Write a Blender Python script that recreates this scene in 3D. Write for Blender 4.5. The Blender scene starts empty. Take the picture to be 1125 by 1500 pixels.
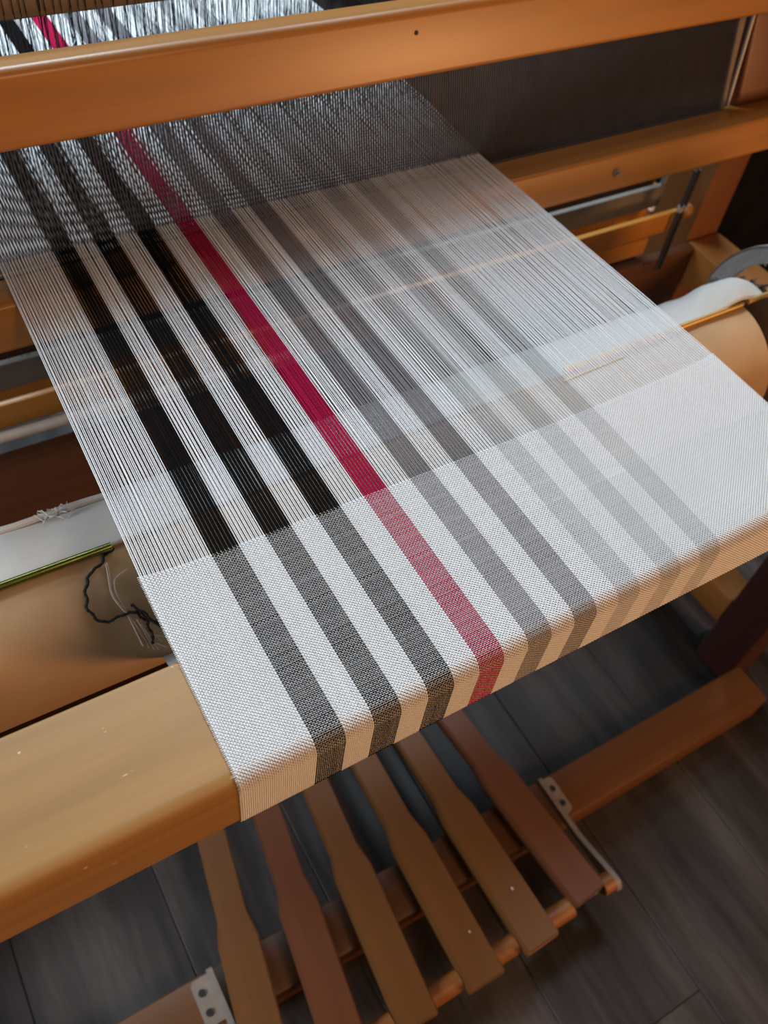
import bpy, bmesh, math, random
import numpy as np
from mathutils import Vector, Matrix

random.seed(7)
rng = np.random.default_rng(7)
C = bpy.context.scene.collection
SC = bpy.context.scene
ZC = 1.2                       # height of the camera; every z below is given relative to it

# ------------------------------------------------------------------ camera
cam_d = bpy.data.cameras.new('camera')
cam = bpy.data.objects.new('camera', cam_d)
C.objects.link(cam)
R = Matrix(((0.85995, 0.34106, -0.37968),
            (-0.50072, 0.70779, -0.49831),
            (0.09878, 0.61864, 0.77944)))
cam.matrix_world = Matrix.Translation((0, 0, ZC)) @ R.to_4x4()
cam_d.sensor_fit = 'VERTICAL'
cam_d.sensor_height = 36.0
cam_d.lens = 36.0 * 1295.5 / 1500.0
cam_d.clip_start = 0.02
cam_d.dof.use_dof = True
cam_d.dof.focus_distance = 0.565
cam_d.dof.aperture_fstop = 31.1 / 3.6
SC.camera = cam

# ------------------------------------------------------------------ world, lights, exposure
w = bpy.data.worlds.new('room_ambience')
SC.world = w
w.use_nodes = True
w.node_tree.nodes['Background'].inputs[0].default_value = (0.92, 0.94, 1.0, 1)
w.node_tree.nodes['Background'].inputs[1].default_value = 0.035


def area(name, loc, target, sx, sy, power, col):
    d = bpy.data.lights.new(name, 'AREA')
    d.shape = 'RECTANGLE'
    d.size, d.size_y = sx, sy
    d.energy = power
    d.color = col
    o = bpy.data.objects.new(name, d)
    C.objects.link(o)
    o.location = (loc[0], loc[1], loc[2] + ZC)
    v = Vector((target[0] - loc[0], target[1] - loc[1], target[2] - loc[2]))
    o.rotation_euler = v.to_track_quat('-Z', 'Y').to_euler()
    return o


area('window_daylight', (0.1, 2.0, 1.0), (0.3, 0.5, -0.45), 1.3, 0.9, 52, (0.72, 0.88, 1.0))
area('overhead_fill', (1.30, 1.45, 1.25), (0.3, 0.7, -0.45), 0.7, 0.6, 58, (0.72, 0.88, 1.0))  # added overhead fill that raises the warp behind the reed
sw = area('left_floor_fill', (-1.25, 0.45, -0.45), (-0.05, 0.25, -1.2), 0.5, 0.5, 9, (0.84, 0.92, 1.0))  # added cool fill, its spread narrowed to the left floor
sw.data.spread = math.radians(75)
area('room_lamp', (0.5, -1.1, 1.10), (0.35, 0.35, -0.45), 0.4, 0.4, 12.5, (1.0, 0.55, 0.27))
area('low_warm_fill', (1.7, -1.5, -0.45), (0.4, 0.3, -0.45), 0.5, 0.5, 26, (1.0, 0.50, 0.21))  # added low warm fill for the cloth front; no lamp stands there

SC.view_settings.view_transform = 'Standard'
SC.view_settings.look = 'None'
SC.view_settings.exposure = -0.12
SC.view_settings.gamma = 1.0
SC.view_settings.use_curve_mapping = False

# ------------------------------------------------------------------ materials


def nt_new(name):
    m = bpy.data.materials.new(name)
    m.use_nodes = True
    nt = m.node_tree
    return m, nt, nt.nodes['Principled BSDF']


def ramp(nt, fac, stops):
    r = nt.nodes.new('ShaderNodeValToRGB')
    e = r.color_ramp.elements
    e[0].position, e[0].color = stops[0][0], (*stops[0][1], 1)
    e[1].position, e[1].color = stops[-1][0], (*stops[-1][1], 1)
    for p, c in stops[1:-1]:
        x = e.new(p)
        x.color = (*c, 1)
    nt.links.new(fac, r.inputs[0])
    return r.outputs[0]


def noise(nt, scale_vec, scale=1.0, detail=4, rough=0.6, off=(0, 0, 0)):
    tc = nt.nodes.new('ShaderNodeTexCoord')
    mp = nt.nodes.new('ShaderNodeMapping')
    mp.inputs['Scale'].default_value = scale_vec
    mp.inputs['Location'].default_value = off
    n = nt.nodes.new('ShaderNodeTexNoise')
    n.inputs['Scale'].default_value = scale
    n.inputs['Detail'].default_value = detail
    n.inputs['Roughness'].default_value = rough
    nt.links.new(tc.outputs['Object'], mp.inputs[0])
    nt.links.new(mp.outputs[0], n.inputs['Vector'])
    return n.outputs['Fac']


def wood(name, base, axis, rough=0.38, contrast=0.25, specks=False, coat=0.0):
    m, nt, b = nt_new(name)
    sv = [70.0, 70.0, 70.0]
    sv[axis] = 3.0
    f1 = noise(nt, sv, 1.0, 5, 0.65)
    sv2 = [9.0, 9.0, 9.0]
    sv2[axis] = 1.6
    f2 = noise(nt, sv2, 1.0, 3, 0.5, (3, 1, 2))
    mx = nt.nodes.new('ShaderNodeMath')
    mx.operation = 'ADD'
    nt.links.new(f1, mx.inputs[0])
    nt.links.new(f2, mx.inputs[1])
    hf = nt.nodes.new('ShaderNodeMath')
    hf.operation = 'MULTIPLY'
    hf.inputs[1].default_value = 0.5
    nt.links.new(mx.outputs[0], hf.inputs[0])
    dk = tuple(c * (1 - contrast) for c in base)
    lt = tuple(min(1, c * (1 + contrast)) for c in base)
    col = ramp(nt, hf.outputs[0], [(0.32, dk), (0.5, base), (0.68, lt)])
    if specks:
        s = noise(nt, (90, 160, 160), 1.0, 2, 0.5, (7, 3, 1))
        sm = ramp(nt, s, [(0.722, (0, 0, 0)), (0.742, (1, 1, 1))])
        mixn = nt.nodes.new('ShaderNodeMix')
        mixn.data_type = 'RGBA'
        nt.links.new(sm, mixn.inputs['Factor'])
        nt.links.new(col, mixn.inputs['A'])
        mixn.inputs['B'].default_value = (0.78, 0.56, 0.30, 1)
        col = mixn.outputs['Result']
    nt.links.new(col, b.inputs['Base Color'])
    rr = nt.nodes.new('ShaderNodeMapRange')
    rr.inputs['To Min'].default_value = rough - 0.06
    rr.inputs['To Max'].default_value = rough + 0.10
    nt.links.new(f1, rr.inputs['Value'])
    nt.links.new(rr.outputs[0], b.inputs['Roughness'])
    b.inputs['Coat Weight'].default_value = coat
    b.inputs['Coat Roughness'].default_value = 0.25
    bp = nt.nodes.new('ShaderNodeBump')
    bp.inputs['Strength'].default_value = 0.08
    bp.inputs['Distance'].default_value = 0.001
    nt.links.new(f1, bp.inputs['Height'])
    nt.links.new(bp.outputs[0], b.inputs['Normal'])
    return m


def plain(name, col, rough=0.5, metal=0.0, var=0.0, nscale=60.0, spec=0.5, bump=0.0):
    m, nt, b = nt_new(name)
    b.inputs['Roughness'].default_value = rough
    b.inputs['Metallic'].default_value = metal
    b.inputs['Specular IOR Level'].default_value = spec
    f = noise(nt, (1, 1, 1), nscale, 3, 0.55)
    lo = tuple(c * (1 - var) for c in col)
    hi = tuple(min(1, c * (1 + var)) for c in col)
    nt.links.new(ramp(nt, f, [(0.3, lo), (0.7, hi)]), b.inputs['Base Color'])
    if bump:
        bp = nt.nodes.new('ShaderNodeBump')
        bp.inputs['Strength'].default_value = bump
        bp.inputs['Distance'].default_value = 0.002
        nt.links.new(f, bp.inputs['Height'])
        nt.links.new(bp.outputs[0], b.inputs['Normal'])
    return m


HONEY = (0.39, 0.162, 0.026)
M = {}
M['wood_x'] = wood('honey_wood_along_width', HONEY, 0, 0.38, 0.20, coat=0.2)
M['wood_beam'] = wood('honey_wood_breast_beam', (0.36, 0.185, 0.055), 0, 0.48, 0.24, specks=True)  # one paler base all over, with small light flecks
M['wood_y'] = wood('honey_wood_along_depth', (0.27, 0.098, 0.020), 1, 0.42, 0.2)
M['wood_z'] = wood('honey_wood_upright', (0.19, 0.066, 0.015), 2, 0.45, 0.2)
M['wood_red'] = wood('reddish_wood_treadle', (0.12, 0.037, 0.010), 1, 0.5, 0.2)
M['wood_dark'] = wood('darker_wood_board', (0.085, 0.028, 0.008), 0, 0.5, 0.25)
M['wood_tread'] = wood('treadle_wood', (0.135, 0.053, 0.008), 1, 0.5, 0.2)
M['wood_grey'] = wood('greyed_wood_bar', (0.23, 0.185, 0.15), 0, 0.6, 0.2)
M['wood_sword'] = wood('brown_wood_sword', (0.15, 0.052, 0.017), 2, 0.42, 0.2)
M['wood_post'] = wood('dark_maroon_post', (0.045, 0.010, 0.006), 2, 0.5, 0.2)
M['shade_black'] = plain('shade_black', (0.008, 0.008, 0.010), 0.95, 0, 0.3, 20, 0.1)
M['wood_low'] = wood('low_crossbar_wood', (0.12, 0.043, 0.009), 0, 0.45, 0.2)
M['dowel'] = wood('dowel_wood', (0.25, 0.09, 0.018), 0, 0.45, 0.2)
M['steel'] = plain('dull_steel', (0.42, 0.42, 0.43), 0.42, 0.9, 0.12)
M['reed_steel'] = plain('reed_steel', (0.085, 0.068, 0.064), 0.5, 0.2, 0.15)
M['cast'] = plain('grey_cast_metal', (0.40, 0.41, 0.42), 0.5, 0.2, 0.12, 120, bump=0.15)
M['alu'] = plain('pale_aluminium', (0.42, 0.41, 0.39), 0.45, 0.25, 0.06)
M['bar'] = plain('dull_grey_bar', (0.15, 0.135, 0.12), 0.85, 0.0, 0.08, spec=0.15)
M['filler'] = plain('grey_brown_strip', (0.20, 0.155, 0.125), 0.6, 0, 0.08)
M['brass'] = plain('brass_rod', (0.80, 0.50, 0.17), 0.42, 0.8, 0.05)
M['green_brass'] = plain('greenish_metal_rod', (0.23, 0.26, 0.07), 0.2, 0.85, 0.1)  # greener than the brass rods at the right
M['bracket'] = plain('bracket_metal', (0.24, 0.20, 0.165), 0.6, 0.1, 0.12)
M['dark'] = plain('dark_metal', (0.03, 0.028, 0.028), 0.5, 0.3, 0.1)
M['heddle'] = plain('dark_heddle_wire', (0.030, 0.021, 0.018), 0.4, 0.1, 0.3, 200)
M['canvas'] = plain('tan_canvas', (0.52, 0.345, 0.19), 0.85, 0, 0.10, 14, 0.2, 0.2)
M['apron'] = plain('off_white_cotton_apron', (0.66, 0.66, 0.63), 0.9, 0, 0.05, 25, 0.15, 0.3)
M['pale_tube'] = plain('pale_tube', (0.62, 0.53, 0.46), 0.5, 0, 0.06)
M['yarn_dark'] = plain('charcoal_yarn', (0.035, 0.028, 0.028), 0.9, 0, 0.3, 400, 0.1)
M['yarn_pale'] = plain('pale_loose_yarn', (0.60, 0.47, 0.37), 0.9, 0, 0.15, 300, 0.1)
M['marker'] = plain('pale_gold_thread', (0.80, 0.70, 0.42), 0.7, 0, 0.25, 600, 0.2)
M['groove'] = plain('dark_hole', (0.05, 0.02, 0.012), 0.8, 0, 0.2)


def thread(name, col, var):
    m, nt, b = nt_new(name)
    b.inputs['Roughness'].default_value = 0.9
    b.inputs['Specular IOR Level'].default_value = 0.06
    f = noise(nt, (1, 1, 1), 900.0, 2, 0.6)
    lo = tuple(c * (1 - var) for c in col)
    hi = tuple(min(1, c * (1 + var)) for c in col)
    nt.links.new(ramp(nt, f, [(0.3, lo), (0.7, hi)]), b.inputs['Base Color'])
    return m


TH = {
    'white': thread('white_cotton', (0.80, 0.805, 0.81), 0.07),
    'black': thread('black_cotton', (0.005, 0.005, 0.0055), 0.4),
    'red': thread('crimson_cotton', (0.38, 0.008, 0.055), 0.2),
    'grey': thread('grey_cotton', (0.215, 0.205, 0.215), 0.15),
    'pale': thread('pale_grey_cotton', (0.53, 0.54, 0.545), 0.1),
    'weft': thread('white_weft_cotton', (0.80, 0.805, 0.81), 0.07),
}


def floor_mat(name, tone):
    m, nt, b = nt_new(name)
    f1 = noise(nt, (16, 1.6, 1), 1.0, 6, 0.7, (tone * 9, tone * 3, 0))
    f2 = noise(nt, (5, 0.9, 1), 1.0, 3, 0.5, (tone * 4, 0, 0))
    mx = nt.nodes.new('ShaderNodeMath')
    mx.operation = 'ADD'
    nt.links.new(f1, mx.inputs[0])
    nt.links.new(f2, mx.inputs[1])
    hf = nt.nodes.new('ShaderNodeMath')
    hf.operation = 'MULTIPLY'
    hf.inputs[1].default_value = 0.5
    nt.links.new(mx.outputs[0], hf.inputs[0])
    k = 0.42 + 0.05 * tone
    col = ramp(nt, hf.outputs[0], [(0.42, (0.034 * k, 0.028 * k, 0.026 * k)), (0.5, (0.085 * k, 0.071 * k, 0.065 * k)),
                                   (0.58, (0.155 * k, 0.13 * k, 0.12 * k))])
    nt.links.new(col, b.inputs['Base Color'])
    b.inputs['Roughness'].default_value = 0.5
    b.inputs['Specular IOR Level'].default_value = 0.3
    return m


FLOOR = [floor_mat('grey_brown_plank_%s' % t, v) for t, v in (('dark', 0.0), ('mid', 0.5), ('light', 1.0))]

# ------------------------------------------------------------------ object helpers


def tag(o, label=None, cat=None, group=None, kind=None):
    if label:
        o['label'] = label
    if cat:
        o['category'] = cat
    if group:
        o['group'] = group
    if kind:
        o['kind'] = kind
    return o


def thing(name, label, cat, loc, group=None, kind=None):
    o = bpy.data.objects.new(name, None)
    o.empty_display_size = 0.05
    C.objects.link(o)
    o.location = (loc[0], loc[1], loc[2] + ZC)
    return tag(o, label, cat, group, kind)


def origin_of(p):
    v = Vector((0, 0, 0))
    while p is not None:
        v += Vector(p.location)
        p = p.parent
    return v


def place(name, me, mat, parent=None, loc=None, kind=None, label=None):
    """me holds coordinates relative to the camera height; they are shifted to the object's own origin"""
    base = origin_of(parent)
    if parent is None:
        L = Vector((loc[0], loc[1], loc[2] + ZC)) if loc else Vector((0, 0, ZC))
        shift = Vector((0, 0, ZC)) - L
    else:
        L = Vector((0, 0, 0))
        shift = Vector((0, 0, ZC)) - base
    me.transform(Matrix.Translation(shift))
    for m in (mat if isinstance(mat, (list, tuple)) else [mat]):
        me.materials.append(m)
    o = bpy.data.objects.new(name, me)
    C.objects.link(o)
    if parent is not None:
        o.parent = parent
    o.location = L
    return tag(o, label, None, None, kind)


def obj(name, bm, mat, parent=None, loc=None, kind=None, label=None, smooth=True):
    me = bpy.data.meshes.new(name)
    bm.normal_update()
    bm.to_mesh(me)
    bm.free()
    if smooth:
        me.polygons.foreach_set('use_smooth', [True] * len(me.polygons))
        me.set_sharp_from_angle(angle=math.radians(40))
    return place(name, me, mat, parent, loc, kind, label)


def fast_mesh(name, V, Q, smooth=True):
    me = bpy.data.meshes.new(name)
    V = np.ascontiguousarray(V, dtype=np.float32)
    Q = np.ascontiguousarray(Q, dtype=np.int32)
    me.vertices.add(len(V))
    me.vertices.foreach_set('co', V.ravel())
    me.loops.add(Q.size)
    me.loops.foreach_set('vertex_index', Q.ravel())
    me.polygons.add(len(Q))
    me.polygons.foreach_set('loop_start', np.arange(0, Q.size, Q.shape[1], dtype=np.int32))
    me.polygons.foreach_set('use_smooth', np.full(len(Q), smooth))
    me.update(calc_edges=True)
    return me


def box(bm, x0, x1, y0, y1, z0, z1, bev=0.0, seg=2, mat=None):
    b2 = bmesh.new()
    bmesh.ops.create_cube(b2, size=1.0)
    for v in b2.verts:
        v.co = Vector(((x0 + x1) / 2 + v.co.x * (x1 - x0), (y0 + y1) / 2 + v.co.y * (y1 - y0), (z0 + z1) / 2 + v.co.z * (z1 - z0)))
    if bev:
        bmesh.ops.bevel(b2, geom=b2.edges[:], offset=bev, segments=seg, profile=0.5, affect='EDGES')
    if mat is not None:
        bmesh.ops.transform(b2, matrix=mat, verts=b2.verts[:])
    me = bpy.data.meshes.new('tmp')
    b2.to_mesh(me)
    b2.free()
    bm.from_mesh(me)
    bpy.data.meshes.remove(me)
    return bm


def nb():
    return bmesh.new()


def rounded(pts, radii, n=5):
    """polygon with rounded corners, pts in order"""
    out = []
    N = len(pts)
    for i, p in enumerate(pts):
        p = Vector(p)
        a = Vector(pts[i - 1]) - p
        b = Vector(pts[(i + 1) % N]) - p
        r = radii[i]
        if r <= 0:
            out.append(p)
            continue
        a.normalize()
        b.normalize()
        ang = a.angle(b)
        t = r / math.tan(ang / 2)
        s, e = p + a * t, p + b * t
        c = p + (a + b).normalized() * (r / math.sin(ang / 2))
        v0, v1 = s - c, e - c
        for k in range(n + 1):
            f = k / n
            v = (v0 * (1 - f) + v1 * f).normalized() * r
            out.append(c + v)
    return out


def prism_x(bm, prof, x0, x1):
    """prof: list of (y, z)"""
    A = [bm.verts.new((x0, p[0], p[1])) for p in prof]
    B = [bm.verts.new((x1, p[0], p[1])) for p in prof]
    n = len(prof)
    for i in range(n):
        j = (i + 1) % n
        bm.faces.new((A[i], A[j], B[j], B[i]))
    bm.faces.new(A[::-1])
    bm.faces.new(B)
    bmesh.ops.recalc_face_normals(bm, faces=bm.faces[:])
    return bm


def prism_z(bm, prof, z0, z1):
    A = [bm.verts.new((p[0], p[1], z0)) for p in prof]
    B = [bm.verts.new((p[0], p[1], z1)) for p in prof]
    n = len(prof)
    for i in range(n):
        j = (i + 1) % n
        bm.faces.new((A[i], A[j], B[j], B[i]))
    bm.faces.new(A[::-1])
    bm.faces.new(B)
    bmesh.ops.recalc_face_normals(bm, faces=bm.faces[:])
    return bm


def cyl(bm, p0, p1, r, n=20, r1=None):
    p0, p1 = Vector(p0), Vector(p1)
    d = (p1 - p0).normalized()
    u = d.orthogonal().normalized()
    v = d.cross(u)
    r1 = r if r1 is None else r1
    A = [bm.verts.new(p0 + (u * math.cos(2 * math.pi * k / n) + v * math.sin(2 * math.pi * k / n)) * r) for k in range(n)]
    B = [bm.verts.new(p1 + (u * math.cos(2 * math.pi * k / n) + v * math.sin(2 * math.pi * k / n)) * r1) for k in range(n)]
    for k in range(n):
        j = (k + 1) % n
        bm.faces.new((A[k], A[j], B[j], B[k]))
    bm.faces.new(A[::-1])
    bm.faces.new(B)
    return bm


def tube(bm, pts, r, n=6):
    pts = [Vector(p) for p in pts]
    rings = []
    u = None
    for i, p in enumerate(pts):
        d = (pts[min(i + 1, len(pts) - 1)] - pts[max(i - 1, 0)]).normalized()
        if u is None:
            u = d.orthogonal().normalized()
        else:
            u = (u - d * u.dot(d)).normalized()
        v = d.cross(u)
        rr = r[i] if isinstance(r, (list, tuple)) else r
        rings.append([bm.verts.new(p + (u * math.cos(2 * math.pi * k / n) + v * math.sin(2 * math.pi * k / n)) * rr) for k in range(n)])
    for a, b in zip(rings, rings[1:]):
        for k in range(n):
            j = (k + 1) % n
            bm.faces.new((a[k], a[j], b[j], b[k]))
    bm.faces.new(rings[0][::-1])
    bm.faces.new(rings[-1])
    return bm


def np_tubes(P, LAT, UP, a, b, nseg):
    """P (N,S,3) paths, LAT/UP (N,S,3) or broadcastable unit vectors, a/b half widths (scalars or (N,S))"""
    N, S, _ = P.shape
    ang = np.arange(nseg) * 2 * np.pi / nseg + np.pi / 2
    a = np.broadcast_to(np.asarray(a, dtype=float), (N, S))[:, :, None, None]
    b = np.broadcast_to(np.asarray(b, dtype=float), (N, S))[:, :, None, None]
    LAT = np.broadcast_to(LAT, P.shape)[:, :, None, :]
    UP = np.broadcast_to(UP, P.shape)[:, :, None, :]
    V = P[:, :, None, :] + LAT * a * np.cos(ang)[None, None, :, None] + UP * b * np.sin(ang)[None, None, :, None]
    V = V.reshape(-1, 3)
    i = np.arange(N)[:, None, None] * S * nseg + np.arange(S - 1)[None, :, None] * nseg
    k = np.arange(nseg)[None, None, :]
    k1 = (k + 1) % nseg
    Q = np.stack([i + k, i + k1, i + nseg + k1, i + nseg + k], axis=-1).reshape(-1, 4)
    return V, Q[:, ::-1]


# ------------------------------------------------------------------ floor
FZ = -1.2
fl = thing('floor', 'dark grey-brown wood-grain plank floor under the loom', None, (0, 0, FZ), kind='structure')
bm = nb()
box(bm, -1.6, 3.6, -1.4, 3.4, FZ - 0.03, FZ - 0.006)
obj('subfloor', bm, FLOOR[0], fl, kind='structure')
pw = 0.18
for i in range(29):
    x0 = -1.6 + i * pw
    offs = [-1.4, -1.4 + (i * 0.53) % 1.2 + 0.3]
    while offs[-1] < 3.4:
        offs.append(offs[-1] + 1.2)
    offs[-1] = 3.4
    for y0, y1 in zip(offs, offs[1:]):
        if y1 - y0 < 0.02:
            continue
        bm = nb()
        box(bm, x0 + 0.0003, x0 + pw - 0.0003, y0 + 0.0003, y1 - 0.0003, FZ - 0.008, FZ - random.random() * 0.0003, 0.001, 1)
        obj('floor_plank', bm, random.choice(FLOOR), fl, smooth=False)

# ------------------------------------------------------------------ loom frame
frame = thing('loom_frame', 'honey-coloured wooden floor loom frame carrying the cloth and warp', 'loom', (0.35, 0.7, FZ))
BT, BB, BF, BK = -0.4509, -0.507, 0.165, 0.247          # breast beam: top, bottom, front, back
RB, RU = 0.0100, 0.008
prof = rounded([(BK, BT), (BF, BT), (BF, BB), (BK, BB)], [0.003, RB, RU, 0.004], 7)
bm = nb()
prism_x(bm, prof, -0.40, 0.95)
obj('breast_beam', bm, M['wood_beam'], frame, label='breast beam in paler, flecked honey wood')
# front posts and lower side rails
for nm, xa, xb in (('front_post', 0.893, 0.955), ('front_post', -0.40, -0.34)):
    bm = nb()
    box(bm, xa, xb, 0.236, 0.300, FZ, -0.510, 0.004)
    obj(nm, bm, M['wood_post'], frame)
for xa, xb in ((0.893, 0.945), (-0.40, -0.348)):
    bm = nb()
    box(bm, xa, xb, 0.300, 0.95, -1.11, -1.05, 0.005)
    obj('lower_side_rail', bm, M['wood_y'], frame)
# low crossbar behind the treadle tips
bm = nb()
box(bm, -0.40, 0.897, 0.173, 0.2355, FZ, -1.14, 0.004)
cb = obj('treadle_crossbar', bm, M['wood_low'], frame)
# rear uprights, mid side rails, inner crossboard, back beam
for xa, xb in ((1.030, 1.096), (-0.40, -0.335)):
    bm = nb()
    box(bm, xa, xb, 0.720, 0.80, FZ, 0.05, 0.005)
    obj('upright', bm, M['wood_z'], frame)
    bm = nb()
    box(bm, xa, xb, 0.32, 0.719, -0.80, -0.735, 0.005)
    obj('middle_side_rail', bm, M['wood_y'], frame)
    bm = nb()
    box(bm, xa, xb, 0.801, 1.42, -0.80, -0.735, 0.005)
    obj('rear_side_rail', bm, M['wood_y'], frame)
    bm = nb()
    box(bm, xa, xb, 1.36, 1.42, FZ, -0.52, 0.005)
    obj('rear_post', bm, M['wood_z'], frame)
bm = nb()
box(bm, -0.334, 1.029, 0.700, 0.716, -0.90, -0.733, 0.003)
obj('inner_crossboard', bm, M['wood_dark'], frame)
bm = nb()
box(bm, -0.334, 1.029, 0.728, 0.79, -0.11, -0.045, 0.004)
obj('unseen_castle_beam', bm, M['wood_x'], frame)  # out of view; added to shade the rail top and warp by the reed
bm = nb()
box(bm, -0.354, 0.899, 0.345, 0.445, -0.735, -0.712, 0.003)
obj('gap_shade_board', bm, M['wood_dark'], frame)  # dark board added so the gap behind the breast beam reads as shade
bm = nb()
prism_x(bm, rounded([(1.36, -0.4515), (1.42, -0.4515), (1.42, -0.52), (1.36, -0.52)], [0.014, 0.014, 0.004, 0.004]), -0.40, 1.096)
obj('back_beam', bm, M['wood_x'], frame)

# brackets that hold the treadle rod
def bracket(xf, sgn):
    bm = nb()
    # long arm on edge, with a rounded eye at the front
    prof = rounded([(0.236, -1.1395), (0.236, -1.130), (0.150, -1.128), (0.092, -1.112), (0.076, -1.110), (0.066, -1.122),
                    (0.076, -1.134), (0.150, -1.1395)], [0.002, 0.004, 0.02, 0.006, 0.006, 0.008, 0.008, 0.02], 4)
    prism_x(bm, prof, xf, xf + 0.007)
    # foot that lies on the crossbar
    foot = rounded([(xf + (0.003 if sgn > 0 else 0.004), 0.180), (xf + sgn * 0.022, 0.180), (xf + sgn * 0.022, 0.232), (xf + (0.003 if sgn > 0 else 0.004), 0.232)],
                   [0.0, 0.006, 0.006, 0.0], 3)
    prism_z(bm, foot, -1.1398, -1.136)
    b = obj('treadle_bracket', bm, M['bracket'], frame)
    for yy in (0.194, 0.216):
        bm = nb()
        cx = xf + sgn * 0.013
        cyl(bm, (cx, yy, -1.1365), (cx, yy, -1.1345), 0.0042, 12)
        obj('screw', bm, M['dark'], b)
    return b


bracket(0.507, 1)
bracket(0.030, -1)

# ------------------------------------------------------------------ treadles
rod = thing('treadle_rod', 'thick wooden dowel passing through the front ends of the treadles', 'rod', (0.27, 0.0805, -1.119))
TC = [(0.047, 0.0915), (0.130, 0.164), (0.213, 0.2335), (0.302, 0.3055), (0.382, 0.374), (0.4665, 0.4425)]   # centre at y=.08 and y=.35
TY0 = [0.064, 0.064, 0.066, 0.063, 0.064, 0.079]
TNAMES = ['leftmost of the six wooden treadles, next to the grey floor patch',
          'second treadle from the left, reddish brown, narrow neck under the cloth',
          'third treadle from the left, between two similar ones, under the first black stripe',
          'fourth treadle from the left, one tiny pale fleck near its front end',
          'fifth treadle from the left, one pale fleck and a chipped front edge coloured as lit',
          'rightmost reddish treadle, lying against the metal bracket arm']
tmesh = None
for i, ((xa, xb), y0) in enumerate(zip(TC, TY0)):
    yaw = math.atan2(xb - xa, 0.27)
    hw, hn, L = 0.0235, 0.0175, 0.66
    pts = [(-hw, 0), (hw, 0), (hw, 0.178), (hn, 0.206), (hn, L), (-hn, L), (-hn, 0.206), (-hw, 0.178)]
    prof = rounded(pts, [0.003, 0.003, 0.012, 0.012, 0.002, 0.002, 0.012, 0.012], 3)
    bm = nb()
    prism_z(bm, prof, -0.018, 0.0)
    top = [e for e in bm.edges if all(v.co.z > -0.001 for v in e.verts)]
    bmesh.ops.bevel(bm, geom=top, offset=0.0018, segments=2, affect='EDGES')
    bm.normal_update()
    me = bpy.data.meshes.new('treadle')
    bm.to_mesh(me)
    bm.free()
    me.polygons.foreach_set('use_smooth', [True] * len(me.polygons))
    me.set_sharp_from_angle(angle=math.radians(35))
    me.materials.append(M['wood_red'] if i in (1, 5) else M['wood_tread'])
    t = bpy.data.objects.new('treadle', me)
    C.objects.link(t)
    x_at = xa + (xb - xa) * (y0 - 0.08) / 0.27
    t.location = (x_at, y0, -1.1005 + ZC)
    t.rotation_euler = (0, 0, -yaw)
    tag(t, TNAMES[i], 'treadle', 'treadles of the loom')
    if i in (3, 4):
        bm = nb()
        fx, fy, fs = ((0.009, 0.055, 0.0013), (0.004, 0.069, 0.0018))[i - 3]
        bmesh.ops.create_icosphere(bm, subdivisions=2, radius=fs)
        for v in bm.verts:
            v.co = Vector((fx + v.co.x * 0.8, fy + v.co.y * 1.2, 0.0002 + v.co.z * 0.35))
        fm = bpy.data.meshes.new('pale_fleck')
        bm.to_mesh(fm)
        bm.free()
        fm.materials.append(M['pale_tube'])
        fo = bpy.data.objects.new('pale_fleck', fm)
        C.objects.link(fo)
        fo.parent = t
    if i == 4:
        bm = nb()
        box(bm, -0.0215, 0.0215, -0.0006, 0.0012, -0.016, -0.0022, 0.0006, 1)  # chipped front edge, with its lit look put into the lighter colour
        fm = bpy.data.meshes.new('chipped_lit_edge')
        bm.to_mesh(fm)
        bm.free()
        fm.materials.append(M['dowel'])
        fo = bpy.data.objects.new('chipped_lit_edge', fm)
        C.objects.link(fo)
        fo.parent = t
# dowel segments between the treadles
edges = [0.037] + [v for xa, xb in TC for v in (xa - 0.0245, xa + 0.0245)] + [0.507]
for k in range(0, len(edges), 2):
    a, b = edges[k], edges[k + 1]
    if b - a < 0.004:
        continue
    bm = nb()
    cyl(bm, (a, 0.0835, -1.121), (b, 0.0835, -1.121), 0.0125, 24)
    obj('dowel_segment', bm, M['dowel'], rod)
bm = nb()
cyl(bm, (0.028, 0.0835, -1.1265), (0.516, 0.0835, -1.1265), 0.004, 12)
obj('pivot_pin', bm, M['steel'], rod)

# ------------------------------------------------------------------ beater
SB, CB = 0.235, 0.972
BO = Vector((0, 0.633, -0.463))
BM = Matrix.Translation(BO) @ Matrix(((1, 0, 0, 0), (0, CB, SB, 0), (0, -SB, CB, 0), (0, 0, 0, 1)))   # local y = backwards, z = up along the beater
beater = thing('beater', 'swinging wooden beater holding the steel reed above the warp', 'beater', (0.35, 0.633, -0.51))


def bprism(prof, x0, x1):
    bm = nb()
    prism_x(bm, prof, x0, x1)
    bmesh.ops.transform(bm, matrix=BM, verts=bm.verts[:])
    return bm


top_rail = obj('top_rail', bprism(rounded([(-0.020, 0.0976), (-0.020, 0.1515), (0.024, 0.1515), (0.024, 0.0976)], [0.004, 0.008, 0.006, 0.004], 6), -0.33, 1.01),
               M['wood_x'], beater)
low_rail = obj('bottom_rail', bprism(rounded([(-0.0495, 0.0), (0.012, 0.0), (0.012, -0.038), (-0.0495, -0.038)], [0.0035, 0.003, 0.004, 0.004], 4), -0.33, 1.01),
               M['wood_x'], beater)
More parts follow.
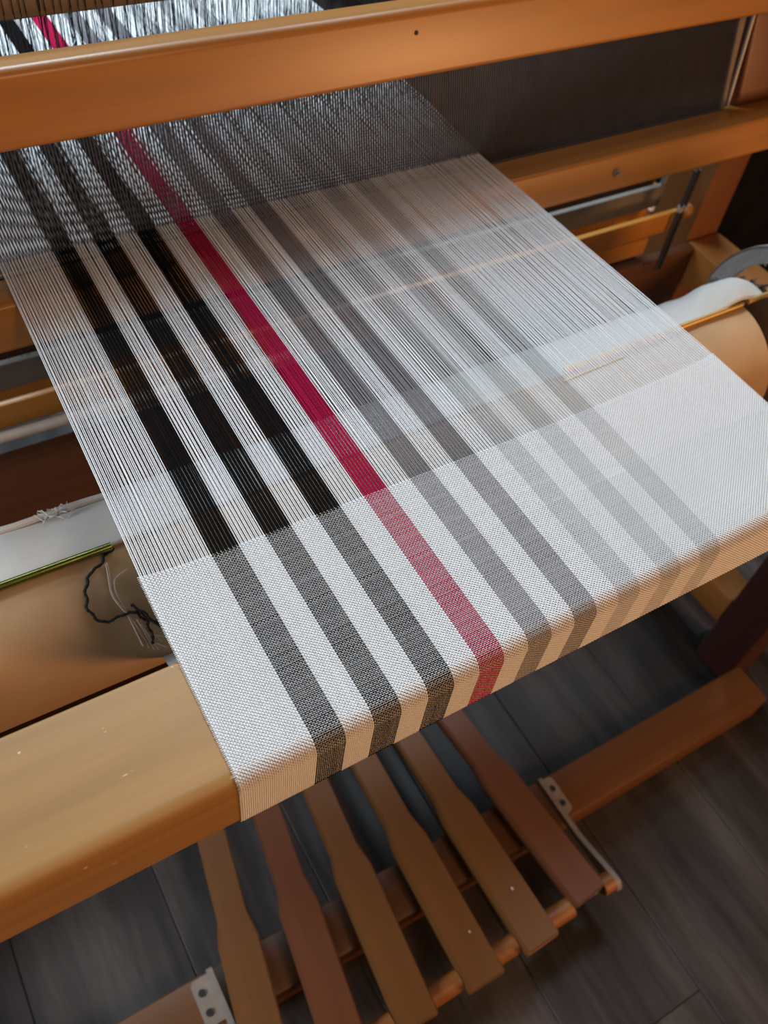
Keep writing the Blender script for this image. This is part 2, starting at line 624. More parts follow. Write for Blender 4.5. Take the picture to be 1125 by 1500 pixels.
# knot hole in the top rail, screw in the bottom rail
bm = nb()
cyl(bm, (0.445, -0.0206, 0.133), (0.445, -0.0196, 0.133), 0.0019, 12)
bmesh.ops.transform(bm, matrix=BM, verts=bm.verts[:])
obj('peg_hole', bm, M['groove'], top_rail)
bm = nb()
for k in range(4):
    a0, a1 = [(0.0, 0.0046), (0.0012, 0.0042), (0.0022, 0.0030), (0.0027, 0.0014)][k]
    cyl(bm, (0.669, -0.0496 - a0, -0.018), (0.669, -0.0496 - a0 - 0.0008, -0.018), a1, 18)
bmesh.ops.transform(bm, matrix=BM, verts=bm.verts[:])
sc = obj('screw', bm, M['bracket'], low_rail)
bm = nb()
box(bm, 0.6664, 0.6716, -0.0533, -0.0529, -0.0184, -0.0176)
bmesh.ops.transform(bm, matrix=BM, verts=bm.verts[:])
obj('screw_slot', bm, M['dark'], sc, smooth=False)
# swords at both ends
for xa, xb in ((0.888, 1.00), (-0.33, -0.24)):
    bm = nb()
    box(bm, xa, xb, -0.004, 0.014, 0.001, 0.150, 0.004, 3, BM)
    obj('sword', bm, M['wood_sword'], beater)
# reed: wires, end caps, bands
reed = obj('reed', bprism([(-0.0022, -0.003), (0.0022, -0.003), (0.0022, 0.0012), (-0.0022, 0.0012)], -0.238, 0.868), M['reed_steel'], beater, label='dark steel reed of fine upright wires')
bm = nb()
nw = 0
V, Q = [], []
x = -0.235
while x < 0.863:
    a, d = 0.00019, 0.00135
    cs = [(x - a, -d), (x + a, -d), (x + a, d), (x - a, d)]
    b0 = len(V)
    for zz in (0.0005, 0.118):
        for (px, py) in cs:
            V.append(BM @ Vector((px, py, zz)))
    for k in range(4):
        Q.append((b0 + k, b0 + (k + 1) % 4, b0 + 4 + (k + 1) % 4, b0 + 4 + k))
    x += 0.00246
me = fast_mesh('reed_wires', np.array([tuple(v) for v in V]), np.array(Q), smooth=False)
place('reed_wires', me, M['reed_steel'], reed, kind='stuff')
bm = nb()
box(bm, 0.8635, 0.8695, -0.0035, 0.0035, 0.001, 0.118, 0.001, 1, BM)
obj('reed_end_cap', bm, M['filler'], reed)
# tapering pale strip and bright metal strip at the right end of the reed
bm = nb()
prism = [(0.870, 0.002), (0.872, 0.002), (0.880, 0.118), (0.870, 0.118)]
A = [bm.verts.new((p[0], 0.001, p[1])) for p in prism]
B = [bm.verts.new((p[0], 0.006, p[1])) for p in prism]
for k in range(4):
    bm.faces.new((A[k], A[(k + 1) % 4], B[(k + 1) % 4], B[k]))
bm.faces.new(A[::-1]); bm.faces.new(B)
bmesh.ops.recalc_face_normals(bm, faces=bm.faces[:])
bmesh.ops.transform(bm, matrix=BM, verts=bm.verts[:])
obj('filler_strip', bm, M['filler'], beater)
bm = nb()
tube(bm, [BM @ Vector(p) for p in ((0.8735, -0.002, 0.003), (0.881, -0.002, 0.06), (0.8885, -0.002, 0.118))], 0.0022, 10)
obj('metal_strip', bm, M['alu'], beater)

# ------------------------------------------------------------------ threads: layout of the ends
NE, X0, PX = 375, 0.0612, 0.0012795
COL = ['white'] * NE
for k, c in enumerate(['black', 'black', 'black', 'red', 'grey', 'grey', 'pale', 'pale', 'pale']):
    for e in range(35 + 28 * k, 49 + 28 * k):
        COL[e] = c
RUNS = []
for e in range(NE):
    if RUNS and RUNS[-1][0] == COL[e]:
        RUNS[-1][2] = e + 1
    else:
        RUNS.append([COL[e], e, e + 1])
ei = np.arange(NE)
dent = ei // 2
xe = X0 + (ei + 0.5) * PX                                   # evenly woven position
xc = X0 + (dent * 2 + 1) * PX                               # centre of the dent
side = np.where(ei % 2 == 0, -1.0, 1.0)
FELL = 0.3045
edge = np.minimum(ei, NE - 1 - ei) * PX
fell_y = FELL + 0.004 * np.exp(-edge / 0.02) + 0.004 * np.clip((ei / NE - 0.65) / 0.35, 0, 1)

# cloth path: s -> (y, z, normal)
ZW = -0.4500
r1, r2 = RB + (ZW - BT), RU + (ZW - BT)
off = ZW - BT
segs = [('l', (FELL, ZW), (BF + RB, ZW))]
s1 = FELL - (BF + RB)
a1 = r1 * math.pi / 2
l2 = (BT - RB) - (BB + RU)
a2 = r2 * math.pi / 2
STOT = s1 + a1 + l2 + a2 + 0.006


def cpath(s):
    s = np.asarray(s, dtype=float)
    y = np.empty_like(s); z = np.empty_like(s); ny = np.empty_like(s); nz = np.empty_like(s)
    m = s <= s1
    y[m] = FELL - s[m]; z[m] = ZW; ny[m] = 0; nz[m] = 1
    m = (s > s1) & (s <= s1 + a1)
    t = (s[m] - s1) / r1
    ny[m] = -np.sin(t); nz[m] = np.cos(t)
    y[m] = BF + RB + r1 * ny[m]; z[m] = BT - RB + r1 * nz[m]
    m = (s > s1 + a1) & (s <= s1 + a1 + l2)
    y[m] = BF - off; z[m] = BT - RB - (s[m] - s1 - a1); ny[m] = -1; nz[m] = 0
    m = (s > s1 + a1 + l2) & (s <= s1 + a1 + l2 + a2)
    t = (s[m] - s1 - a1 - l2) / r2
    ny[m] = -np.cos(t); nz[m] = -np.sin(t)
    y[m] = BF + RU + r2 * ny[m]; z[m] = BB + RU + r2 * nz[m]
    m = s > s1 + a1 + l2 + a2
    y[m] = BF + RU + (s[m] - s1 - a1 - l2 - a2); z[m] = BB - off; ny[m] = 0; nz[m] = -1
    return y, z, ny, nz


PP = 0.00112
NP = int(STOT / PP)
AMP, AMPW = 0.00040, 0.00015
cloth = thing('woven_cloth', 'white plain-weave cloth with black, red and grey stripes folding over the breast beam', 'cloth', (0.30, 0.2, -0.46))


def cloth_x(s, e):
    """x of end e at distance s from the fell: still a little paired at the fell, even further on"""
    f = np.exp(-np.maximum(s, 0) / 0.008)[None, :]
    xp = (xc + side * PX * 0.39)[e][:, None]
    return xe[e][:, None] * (1 - f) + xp * f


ss = np.arange(NP * 2 + 1) * PP / 2
cy, cz, cny, cnz = cpath(ss)
UPc = np.stack([np.zeros_like(cy), cny, cnz], -1)[None]
for col, e0, e1 in RUNS:
    e = np.arange(e0, e1)
    X = cloth_x(ss, e) + rng.normal(0, 0.00004, (len(e), len(ss)))
    h = AMP * np.cos(np.pi * (ss[None] / PP - 0.5) + np.pi * e[:, None])
    dy = (fell_y[e][:, None] - FELL) * np.exp(-ss / 0.03)[None]
    P = np.stack([X, cy[None] + cny[None] * h + dy, cz[None] + cnz[None] * h], -1)
    wv = 1 + rng.normal(0, 0.05, (len(e), 1))
    V, Q = np_tubes(P, np.array([1.0, 0, 0]), UPc, 0.00060 * wv, 0.00029, 4)
    me = fast_mesh(col + '_stripe', V, Q)
    place(col + '_stripe', me, TH[col], cloth, kind='stuff', label={'white': 'white band of the cloth', 'black': 'black stripe with white flecks',
          'red': 'crimson stripe with white flecks', 'grey': 'mid-grey stripe', 'pale': 'pale grey stripe'}[col])
# weft picks
ks = np.arange(NP)
sp = ks * PP + rng.normal(0, 0.00005, NP)
sp = np.maximum(sp, 0)
wy, wz, wny, wnz = cpath(sp)
j = np.arange(-1, NE * 2 + 2)                       # half-end steps
xj = X0 + (j * 0.5) * PX
xj[0] -= 0.0003; xj[-1] += 0.0003
eidx = (j - 1) / 2.0                                # end index under this sample
hh = -AMPW * np.cos(np.pi * (-0.5) * 0 + np.pi * (eidx[None] + ks[:, None] - 0.5) + np.pi * 0.5) * 1.0
# warp height at pick k: cos(pi*(k-.5)+pi*e) is zero, so sample the picks where the warp peaks
fy = np.interp(eidx, ei, fell_y) - FELL
P = np.stack([np.broadcast_to(xj[None], hh.shape) + rng.normal(0, 0.00003, hh.shape),
              (wy[:, None] + wny[:, None] * hh) + fy[None] * np.exp(-sp / 0.03)[:, None],
              wz[:, None] + wnz[:, None] * hh], -1)
P[:, :, 0] += 0
tgy, tgz = wnz, -wny                                 # lateral direction of a pick lies in the cloth surface
LATw = np.stack([np.zeros(NP), tgy, tgz], -1)[:, None, :]
UPw = np.stack([np.zeros(NP), wny, wnz], -1)[:, None, :]
jit = rng.normal(0, 0.00010, NP)
P[:, 0, 0] -= np.abs(jit); P[:, -1, 0] += np.abs(jit)
V, Q = np_tubes(P, LATw, UPw, 0.00028 * (1 + rng.normal(0, 0.07, (NP, 1))), 0.00026, 5)
place('weft', fast_mesh('weft', V, Q), TH['weft'], cloth, kind='stuff', label='white weft running across the cloth')
# the cloth's way under the beam back to the roll
bm = nb()
mats = [TH[k] for k in ('white', 'black', 'red', 'grey', 'pale')]
keys = ['white', 'black', 'red', 'grey', 'pale']
for col, e0, e1 in RUNS:
    xa, xb = X0 + e0 * PX + (0.014 if e0 == 0 else 0), X0 + e1 * PX
    vs = [bm.verts.new(p) for p in ((xa, BF + 0.013, BB - 0.0005), (xb, BF + 0.013, BB - 0.0005), (xb, 0.384, -0.6500), (xa, 0.384, -0.6500))]
    vt = [bm.verts.new(v.co + Vector((0, 0, -0.0008))) for v in vs]
    for f in ((vs[3], vs[2], vs[1], vs[0]), (vt[0], vt[1], vt[2], vt[3]), (vs[0], vs[1], vt[1], vt[0]), (vs[2], vs[3], vt[3], vt[2])):
        fc = bm.faces.new(f)
        fc.material_index = keys.index(col)
obj('returning_length', bm, mats, cloth, smooth=False)

# ------------------------------------------------------------------ free warp
warp = thing('warp', 'taut sheet of striped warp threads between the cloth and the reed', 'warp', (0.30, 0.63, -0.452))
RY, RZ = 0.6352, -0.4503
dc = np.arange(188)
xr = 0.0692 + (0.5315 - 0.0692) * (dent + 0.5) / 188 + side * 0.00036 + rng.normal(0, 0.00017, NE)
xb_ = 0.0692 + (0.5315 - 0.0692) * (ei + 0.5) / 375
SHY = [0.735, 0.755, 0.775, 0.795]
sh = ei % 4
hy = np.array(SHY)[sh]
hz = np.array([-0.4455, -0.4535, -0.4475, -0.4550])[sh] + rng.normal(0, 0.0012, NE)
for col, e0, e1 in RUNS:
    e = np.arange(e0, e1)
    n = len(e)
    fx = (xc + side * PX * 0.39)[e]
    K = [np.stack([fx, fell_y[e] - 0.0012, np.full(n, ZW - 0.0001)], -1)]
    for f in (0.25, 0.5, 0.75):
        K.append(np.stack([fx * (1 - f) + xr[e] * f + rng.normal(0, 0.00012, n), fell_y[e] * (1 - f) + RY * f, ZW * (1 - f) + RZ * f + rng.normal(0, 0.0002, n)], -1))
    K.append(np.stack([xr[e], np.full(n, RY), np.full(n, RZ)], -1))
    K.append(np.stack([xb_[e], hy[e] - 0.004, hz[e]], -1))
    K.append(np.stack([xb_[e], hy[e] + 0.004, hz[e]], -1))
    K.append(np.stack([xb_[e] + rng.normal(0, 0.0003, n), np.full(n, 1.0), np.full(n, -0.4508)], -1))
    K.append(np.stack([xb_[e], np.full(n, 1.37), np.full(n, -0.4508)], -1))
    K.append(np.stack([xb_[e], np.full(n, 1.405), np.full(n, -0.4508)], -1))
    P = np.stack(K, 1)
    rad = {'black': 0.00060, 'red': 0.00050, 'grey': 0.00046}.get(col, 0.00037) * (1 + rng.normal(0, 0.06, (n, 1))) * np.array([1, 1, 1, 1, 1.0, 1.4, 1.4, 1.4, 1.4, 1.4] if col != 'black' else [1.0] * 10)[None]
    V, Q = np_tubes(P, np.array([1.0, 0, 0]), np.array([0, 0, 1.0]), rad, rad * 0.95, 6)
    place(col + '_warp_threads', fast_mesh(col + '_warp_threads', V, Q), TH[col], warp, kind='stuff',
          label={'white': 'white warp threads', 'black': 'black warp threads', 'red': 'crimson warp threads', 'grey': 'mid-grey warp threads', 'pale': 'pale grey warp threads'}[col])

# pale gold marker thread lying across the warp
bm = nb()
pts = []
for k in range(40):
    f = k / 39
    pts.append((0.4066 + f * 0.063, 0.3372 + f * 0.0026 + 0.0004 * math.sin(k * 2.1), -0.4490 + 0.0004 * math.cos(k * 2.6)))
tube(bm, pts, 0.0003, 6)
mk = obj('marker_thread', bm, M['marker'], None, (0.43, 0.338, -0.4495))
tag(mk, 'short pale gold twisted thread woven across the warp near the cloth edge', 'thread')

# ------------------------------------------------------------------ heddle shafts
SL = ['front heddle shaft, its dull metal bottom bar just under the beater', 'second heddle shaft from the front, behind the front one',
      'third heddle shaft from the front, ahead of the rearmost', 'rearmost of the four heddle shafts']
for s in range(4):
    yy = SHY[s]
    st = thing('heddle_shaft', SL[s], 'heddle shaft', (0.33, yy, -0.63), 'heddle shafts behind the reed')
    bm = nb()
    box(bm, -0.30, 0.95, yy - 0.003, yy + 0.003, -0.317, -0.280 if s == 0 else -0.303, 0.001, 1)
    obj('top_bar', bm, M['wood_grey'], st)
    bm = nb()
    box(bm, -0.30, 0.95, yy - 0.004, yy + 0.004, -0.665, -0.632, 0.001, 1)
    obj('bottom_bar', bm, M['bar'] if s == 0 else M['wood_dark'], st)
    for xs in (-0.30, 0.944):
        bm = nb()
        box(bm, xs, xs + 0.006, yy - 0.003, yy + 0.003, -0.632, -0.317, 0.001, 1)
        obj('side_bar', bm, M['steel'], st)
    e = np.arange(s, NE, 4)
    T = np.linspace(0, 1, 29)
    Ps = []
    lean = rng.normal(0, 0.0022, len(e))
    for strand in (0, 1):
        ph = rng.uniform(0, 6.28, len(e))[:, None] + strand * np.pi
        zt = -0.311 + T * (-0.632 + 0.311 - 0.002)
        tw = 0.00055 * np.cos(ph + T[None] * 46)
        tz = 0.00055 * np.sin(ph + T[None] * 46)
        bulge = np.exp(-((zt - (-0.450)) / 0.006) ** 2) * 0.0012 * (1 if strand else -1)
        top = np.clip((T - 0.0) / 0.15, 0, 1)
        X = xb_[e][:, None] + tw + (lean[:, None] * np.abs(zt + 0.45)[None] / 0.15)
        Y = yy + tz + bulge[None] + (1 - top)[None] * 0.0042 * (1 if strand else -1)
        Ps.append(np.stack([X, Y, np.broadcast_to(zt[None], X.shape)], -1))
    # loops that hook over the top bar, in front of it
    V, Q = np_tubes(np.concatenate(Ps, 0), np.array([1.0, 0, 0]), np.array([0, 1.0, 0]), 0.00021, 0.00021, 5)
    hl = []
    for strand in (0, 1):
        zt = np.linspace(-0.312, -0.275, 6)
        X = xb_[e][:, None] + lean[:, None] * np.linspace(1, 1.3, 6)[None]
        Yl = np.full_like(X, yy + 0.0046 * (1 if strand else -1))
        hl.append(np.stack([X, Yl, np.broadcast_to(zt[None], X.shape)], -1))
    V2, Q2 = np_tubes(np.concatenate(hl, 0), np.array([1.0, 0, 0]), np.array([0, 1.0, 0]), 0.0004, 0.0004, 5)
    me = fast_mesh('heddles', np.concatenate([V, V2]), np.concatenate([Q, Q2 + len(V)]))
    place('heddles', me, M['heddle'], st, kind='stuff', label='row of dark twisted wire heddles')

# ------------------------------------------------------------------ lamms and the small things below the shafts
bm = nb()
box(bm, -0.30, 0.945, 0.742, 0.757, -0.700, -0.672, 0.003)
o = obj('lamm', bm, M['wood_x'], None, (0.32, 0.75, -0.70))
tag(o, 'thin wooden lamm seen edge-on behind the wide one', 'lamm', 'lamms under the shafts')
bm = nb()
box(bm, -0.30, 0.948, 0.690, 0.699, -0.6775, -0.646, 0.003)
o = obj('lamm', bm, M['wood_x'], None, (0.32, 0.695, -0.6775))
tag(o, 'wide honey-coloured lamm, the topmost under the metal shaft bar', 'lamm', 'lamms under the shafts')
bm = nb()
box(bm, 0.15, 0.905, 0.690, 0.699, -0.706, -0.679, 0.003)
o = obj('lamm', bm, M['wood_x'], None, (0.52, 0.695, -0.706))
tag(o, 'lowest and shortest lamm, ending squarely left of the dark gap', 'lamm', 'lamms under the shafts')
# turned knob at the lamm's end, dark shaft cables
kn = thing('lamm_pivot', 'rounded pale wooden knob at the right end of the wide lamm', 'knob', (0.962, 0.697, -0.66))
bm = nb()
bmesh.ops.create_uvsphere(bm, u_segments=18, v_segments=12, radius=0.0105)
bmesh.ops.transform(bm, matrix=Matrix.Translation((0.966, 0.697, -0.655)) @ Matrix.Diagonal((1.2, 1, 1, 1)), verts=bm.verts[:])
obj('knob', bm, M['dowel'], kn)
bm = nb()
cyl(bm, (0.949, 0.697, -0.655), (0.962, 0.697, -0.655), 0.006, 14)
obj('neck', bm, M['dark'], kn)
for k, (xx, ll) in enumerate(((0.934, 'dark steel lifting rod, left one of the pair beside the lamm ends'), (0.942, 'dark steel lifting rod, right one of the pair beside the lamm ends'))):
    ld = thing('lifting_rod', ll, 'rod', (xx, 0.683, -0.73), 'lifting rods at the right shaft ends')
    bm = nb()
    cyl(bm, (xx, 0.6825, -0.735), (xx, 0.6825, -0.58), 0.0026, 10)
    obj('shank', bm, M['dark'], ld)
    bm = nb()
    cyl(bm, (xx, 0.6825, -0.640), (xx, 0.6825, -0.632), 0.0042, 6)
    obj('nut', bm, M['steel'], ld)
# pale tube on the left
bm = nb()
tube(bm, [(-0.30, 0.682, -0.672), (0.0, 0.680, -0.676), (0.35, 0.678, -0.680)], 0.0058, 14)
o = obj('support_tube', bm, M['pale_tube'], None, (0.02, 0.68, -0.676))
tag(o, 'pale horizontal tube under the left side of the warp', 'tube')

# ------------------------------------------------------------------ cloth beam (roll), apron, rods, ratchet
YC_, ZC_, RC = 0.4237, -0.6188, 0.0722
cbm = thing('cloth_beam', 'tan canvas-covered cloth roll lying behind the breast beam', 'roller', (0.2, YC_, ZC_ - RC))
bm = nb()
NX, NT = 110, 72
grid = []
for i in range(NX + 1):
    xx = -0.33 + (0.742 + 0.33) * i / NX
    row = []
    for t in range(NT):
        th = 2 * math.pi * t / NT
        rr = RC
        # soft wrinkles by the knotted yarn
        for (wx, wt, am, sw, stt) in ((0.030, 132, 0.0018, 0.006, 30), (0.046, 118, -0.0014, 0.006, 24), (0.056, 122, 0.0018, 0.005, 26), (0.010, 128, 0.0010, 0.012, 30), (0.68, 110, 0.0016, 0.03, 30), (0.61, 140, -0.0012, 0.02, 40)):
            rr += am * math.exp(-((xx - wx - 0.0002 * (math.degrees(th) - wt)) / sw) ** 2 - ((math.degrees(th) - wt) / stt) ** 2)
        row.append(bm.verts.new((xx, YC_ + rr * math.cos(th), ZC_ + rr * math.sin(th))))
    grid.append(row)
for i in range(NX):
    for t in range(NT):
        u = (t + 1) % NT
        bm.faces.new((grid[i][t], grid[i][u], grid[i + 1][u], grid[i + 1][t]))
bm.faces.new(grid[0])
bm.faces.new(grid[-1][::-1])
bmesh.ops.recalc_face_normals(bm, faces=bm.faces[:])
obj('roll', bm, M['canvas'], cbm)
bm = nb()
cyl(bm, (-0.395, YC_, ZC_), (0.925, YC_, ZC_), 0.018, 20)
obj('axle', bm, M['wood_red'], cbm)
# ratchet gear
bm = nb()
nT = 30
prof = []
for k in range(nT):
    a0 = 2 * math.pi * k / nT
    prof.append((YC_ + 0.069 * math.cos(a0), ZC_ + 0.069 * math.sin(a0)))
    a1_ = a0 + 2 * math.pi / nT * 0.85
    prof.append((YC_ + 0.079 * math.cos(a1_), ZC_ + 0.079 * math.sin(a1_)))
prism_x(bm, prof, 0.782, 0.790)
obj('ratchet_wheel', bm, M['steel'], cbm, label='toothed metal ratchet wheel')
# the curved grey casting over the ratchet
cast = thing('ratchet_arm', 'curved grey cast-metal arm arching over the toothed ratchet wheel', 'lever', (0.80, 0.404, -0.605))
bm = nb()
oc, ic = (0.4036, -0.605), (0.4086, -0.596)
n = 30
prof = []
for k in range(n + 1):
    a0 = math.radians(5 + 150 * k / n)
    prof.append((oc[0] + 0.108 * math.cos(a0), oc[1] + 0.108 * math.sin(a0)))
for k in range(n, -1, -1):
    a0 = math.radians(5 + 150 * k / n)
    prof.append((ic[0] + 0.0786 * math.cos(a0), ic[1] + 0.0786 * math.sin(a0)))
prism_x(bm, prof, 0.798, 0.806)
edges_ = [e for e in bm.edges if abs(e.verts[0].co.x - e.verts[1].co.x) < 1e-6]
bmesh.ops.bevel(bm, geom=edges_, offset=0.0013, segments=2, affect='EDGES')
obj('arc', bm, M['cast'], cast)
# raised rim and worn embossing on the casting
bm = nb()
tube(bm, [(0.7985, oc[0] + 0.1065 * math.cos(math.radians(a0)), oc[1] + 0.1065 * math.sin(math.radians(a0))) for a0 in range(8, 153, 4)], 0.0014, 8)
obj('raised_rim', bm, M['steel'], cast)
bm = nb()
for a0, rr, sz in ((22, 0.089, .0016), (34, 0.098, .0013), (38, 0.087, .0014), (46, 0.092, .0010), (52, 0.099, .0015), (56, 0.088, .0013), (62, 0.095, .0009), (66, 0.089, .0016),
                   (72, 0.099, .0010), (78, 0.088, .0014), (84, 0.096, .0012), (92, 0.090, .0012)):
    a0 = math.radians(a0)
    box(bm, 0.7968, 0.7982, oc[0] + rr * math.cos(a0) - sz, oc[0] + rr * math.cos(a0) + sz, oc[1] + rr * math.sin(a0) - sz * .7, oc[1] + rr * math.sin(a0) + sz * .7, 0.0004, 1)
obj('embossing', bm, M['alu'], cast, kind='stuff')
bm = nb()
cyl(bm, (0.792, 0.499, -0.588), (0.815, 0.499, -0.588), 0.007, 14)
obj('bolt', bm, M['steel'], cast)
# post that carries axle and arm
bm = nb()
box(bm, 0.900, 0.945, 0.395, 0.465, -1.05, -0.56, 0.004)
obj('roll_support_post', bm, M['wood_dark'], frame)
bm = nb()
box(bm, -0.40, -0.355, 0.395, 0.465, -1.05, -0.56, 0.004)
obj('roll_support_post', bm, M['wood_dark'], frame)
bm = nb()
cyl(bm, (0.806, 0.50, -0.595), (0.905, 0.45, -0.60), 0.006, 12)
obj('arm_spindle', bm, M['steel'], cast)

# apron fabric
def apron_r(xx, th):
    r = RC + 0.0022
    r += 0.0006 * math.sin(xx * 40 + th * 3) + 0.0003 * math.sin(xx * 91 + th * 7)
    if xx > 0.55:
        r += 0.017 * math.exp(-((xx - 0.735) / 0.040) ** 2) * math.exp(-((math.degrees(th) - 76) / 20) ** 2)
        r += 0.0012 * math.sin(xx * 120 + th * 9) * math.exp(-((xx - 0.71) / 0.06) ** 2)
    return r


bm = nb()
rows = []
NXA, NTA = 150, 26
for i in range(NXA + 1):
    xx = -0.325 + (0.770 + 0.325) * i / NXA
    fr = min(1, max(0, (xx + 0.0152) / 0.72))
    th1 = 102.2 - 10.0 * fr
    row = []
    for t in range(NTA + 1):
        th = math.radians(20 + (th1 - 20) * t / NTA)
        r = apron_r(xx, th)
        row.append(bm.verts.new((xx, YC_ + r * math.cos(th), ZC_ + r * math.sin(th))))
    rows.append(row)
for i in range(NXA):
    for t in range(NTA):
        bm.faces.new((rows[i][t], rows[i][t + 1], rows[i + 1][t + 1], rows[i + 1][t]))
bmesh.ops.recalc_face_normals(bm, faces=bm.faces[:])
ap = obj('apron_fabric', bm, M['apron'], cbm, label='off-white apron fabric bunched at the right end')
sol = ap.modifiers.new('thickness', 'SOLIDIFY')
sol.thickness = 0.0014
# folded hem along the back of the roll on the left, with a loose tuft
bm = nb()
pts = []
for k in range(24):
    xx = -0.32 + 0.40 * k / 23
    th = math.radians(58 + 1.2 * math.sin(k * 1.7))
    pts.append((xx, YC_ + (RC + 0.0045) * math.cos(th), ZC_ + (RC + 0.0045) * math.sin(th)))
tube(bm, pts, 0.0028, 8)
obj('apron_hem', bm, M['apron'], cbm)
bm = nb()
for k in range(26):
    a0 = random.uniform(0, 6.28)
    th = math.radians(62)
    p0 = Vector((0.038 + random.gauss(0, 0.004), YC_ + (RC + 0.006) * math.cos(th), ZC_ + (RC + 0.006) * math.sin(th)))
    p1 = p0 + Vector((math.cos(a0) * 0.008, random.uniform(-0.008, 0.004), random.uniform(0, 0.006)))
    p2 = p1 + Vector((random.gauss(0, 0.006), random.gauss(0, 0.005), -0.002))
    tube(bm, [p0, p1, p2], 0.00035, 4)
obj('frayed_tuft', bm, M['apron'], cbm, kind='stuff')


def on_roll(x, deg, lift):
    a0 = math.radians(deg)
    return Vector((x, YC_ + (RC + lift) * math.cos(a0), ZC_ + (RC + lift) * math.sin(a0)))


# apron rods lying on the roll: the greenish one at left, the brass ones at right
ar = thing('apron_rod', 'greenish metallic rod lying on the roll at the left, tied with dark yarn', 'rod', (-0.1, 0.41, -0.553))
bm = nb()
tube(bm, [on_roll(-0.32, 102.0, 0.0048), on_roll(0.066, 102.1, 0.0048)], 0.0032, 16)
obj('shaft', bm, M['green_brass'], ar)
ar = thing('apron_rod', 'brass rod on the roll at the right, from under the cloth to the joint', 'rod', (0.66, 0.42, -0.55))
bm = nb()
tube(bm, [on_roll(0.50, 94.4, 0.0058), on_roll(0.735, 92.1, 0.0058)], 0.0027, 14)
obj('shaft', bm, M['brass'], ar)
bm = nb()
tube(bm, [on_roll(0.735, 92.1, 0.0058), on_roll(0.738, 92.1, 0.0058)], [0.0032, 0.0016], 12)
obj('rod_tip', bm, M['alu'], ar)
ar = thing('apron_rod', 'short brass rod continuing right of the joint, past the roll end', 'rod', (0.79, 0.42, -0.55))
bm = nb()
tube(bm, [on_roll(0.7455, 92.0, 0.0062), on_roll(0.84, 91.2, 0.0062)], 0.0029, 14)
obj('shaft', bm, M['brass'], ar)
bm = nb()
ctr = on_roll(0.7445, 92.0, 0.0062)
tube(bm, [ctr + Vector((0, 0.0022 * math.cos(k * math.pi / 6), 0.0022 * math.sin(k * math.pi / 6))) for k in range(13)], 0.0011, 8)
obj('eye', bm, M['brass'], ar)

# yarn that ties the rod, with loose ends
LOOP = [(0.0668, 103.5), (0.0596, 105.3), (0.0539, 109.6), (0.0474, 111.1), (0.0419, 115.1), (0.0382, 120.0), (0.0354, 126.4), (0.0351, 132.8), (0.0392, 138.5),
        (0.0445, 141.4), (0.0506, 140.4), (0.0567, 140.7), (0.0623, 140.8), (0.0667, 144.2), (0.07, 149.7), (0.0706, 155.6), (0.0701, 166)]
BR = [(0.0630, 137.0), (0.0653, 137.5), (0.0679, 142.8), (0.0732, 149.5), (0.0787, 155.6), (0.0860, 162)]


def smooth_path(pts, lift, sub=8, wav=0.0, fr=3.0):
    out = []
    n = len(pts)
    for i in range(n - 1):
        p0, p1, p2, p3 = (pts[max(i - 1, 0)], pts[i], pts[i + 1], pts[min(i + 2, n - 1)])
        for k in range(sub):
            t = k / sub
            c = [0.5 * (2 * p1[d] + (p2[d] - p0[d]) * t + (2 * p0[d] - 5 * p1[d] + 4 * p2[d] - p3[d]) * t * t + (3 * p1[d] - p0[d] - 3 * p2[d] + p3[d]) * t ** 3) for d in (0, 1)]
            ph = (i + t) * fr
            out.append(on_roll(c[0] + wav * math.sin(ph), c[1], lift + wav * 0.6 * math.cos(ph)))
    out.append(on_roll(pts[-1][0], pts[-1][1], lift))
    return out


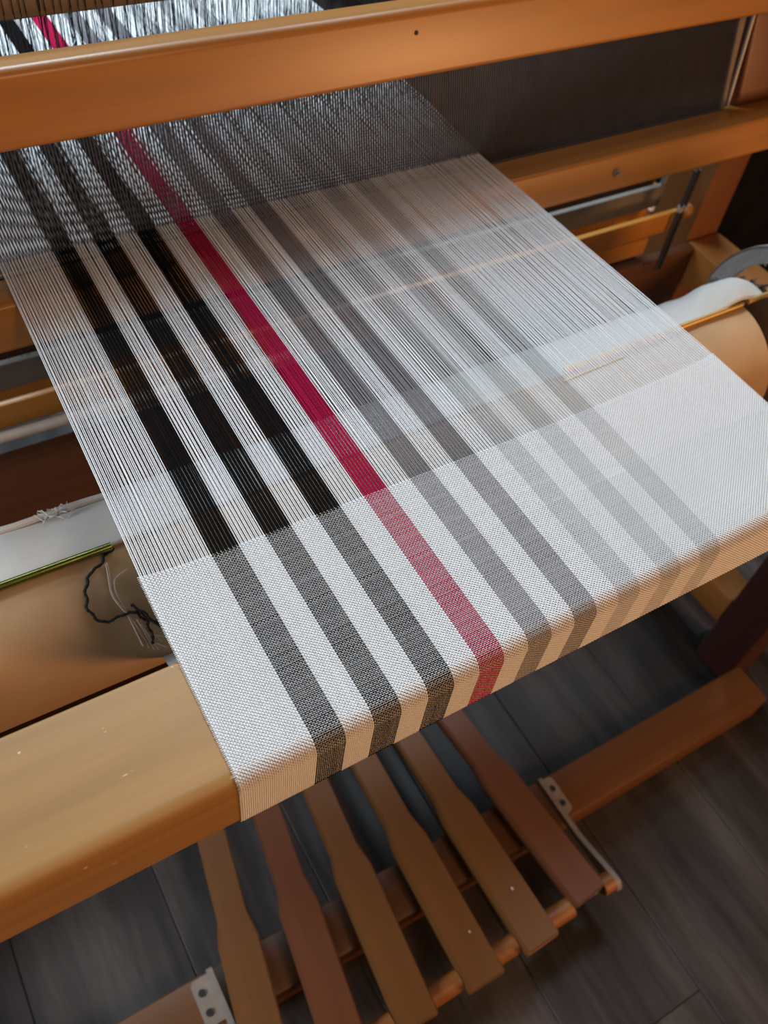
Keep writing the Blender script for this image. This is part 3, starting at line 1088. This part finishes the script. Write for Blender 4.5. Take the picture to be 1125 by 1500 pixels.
yk = thing('yarn_tie', 'dark crinkled yarn looped on the tan roll beside the cloth', 'yarn', (0.05, 0.40, -0.58))
bm = nb()
for q in (0, 1):
    pth = smooth_path(LOOP, 0.0032, 8, 0.0009, 4.6)
    tube(bm, [p + Vector((0.0004 * math.sin(k * 0.9 + q * 3.14), 0.0004 * math.cos(k * 0.9 + q * 3.14), 0)) for k, p in enumerate(pth)], 0.0009, 6)
obj('loop', bm, M['yarn_dark'], yk)
bm = nb()
tube(bm, smooth_path(BR, 0.0045, 8, 0.0004, 4.0), 0.0010, 6)
tube(bm, smooth_path([(0.0625, 140.8), (0.069, 141.5), (0.0725, 147), (0.078, 153), (0.085, 160)], 0.006, 8, 0.0004, 5.0), 0.0009, 6)
obj('knotted_end', bm, M['yarn_dark'], yk)
fr_ = thing('loose_fringe', 'pale loose thread ends fanning from the dark yarn knot', 'fringe', (0.065, 0.38, -0.60))
for pts in ([(0.0588, 109.9), (0.0569, 117.3), (0.0545, 125.3), (0.0552, 132.1), (0.0578, 137.9), (0.060, 148), (0.0625, 165)],
            [(0.0708, 117.4), (0.0622, 119.1), (0.0584, 121.8), (0.0570, 129), (0.0585, 138)],
            [(0.0575, 110.5), (0.0556, 118), (0.0538, 126), (0.0550, 133), (0.0575, 139)],
            [(0.0590, 140), (0.0625, 152), (0.0665, 168)], [(0.0640, 146), (0.0665, 158), (0.0700, 172)], [(0.0655, 149), (0.0690, 162), (0.0725, 173)],
            [(0.0699, 159), (0.075, 162), (0.0805, 165)], [(0.0719, 166), (0.0755, 170), (0.0795, 174)], [(0.0685, 152), (0.0735, 162), (0.0770, 168)]):
    bm = nb()
    tube(bm, smooth_path(pts, 0.003, 6, 0.0002, 2.0), 0.0006, 5)
    obj('loose_end', bm, M['yarn_pale'], fr_)

# black bundle added to darken the view beyond the right upright
bm = nb()
bmesh.ops.create_cube(bm, size=1.0)
bmesh.ops.subdivide_edges(bm, edges=bm.edges[:], cuts=9, use_grid_fill=True)
for v in bm.verts:
    p = Vector(v.co)
    q = p.copy()
    ln = max(abs(p.x), abs(p.y), abs(p.z)) * 2
    sp_ = p.normalized() * 0.62
    q = p.lerp(sp_, 0.35)
    fold = 0.035 * math.sin(p.x * 17 + p.z * 5) * math.cos(p.y * 13) + 0.02 * math.sin(p.z * 23 + p.x * 9)
    q *= 1 + fold
    if q.z < -0.47:
        q.z = -0.47
    v.co = Vector((1.66 + q.x * 0.62, 1.12 + q.y * 0.34, -0.93 + q.z * 0.57))
lo = min(v.co.z for v in bm.verts)
for v in bm.verts:
    v.co.z += FZ - lo
o = obj('dark_bundle', bm, M['shade_black'], None, (1.66, 1.12, FZ))
tag(o, 'black crumpled bundle added as the darkness beyond the right upright', 'fabric')
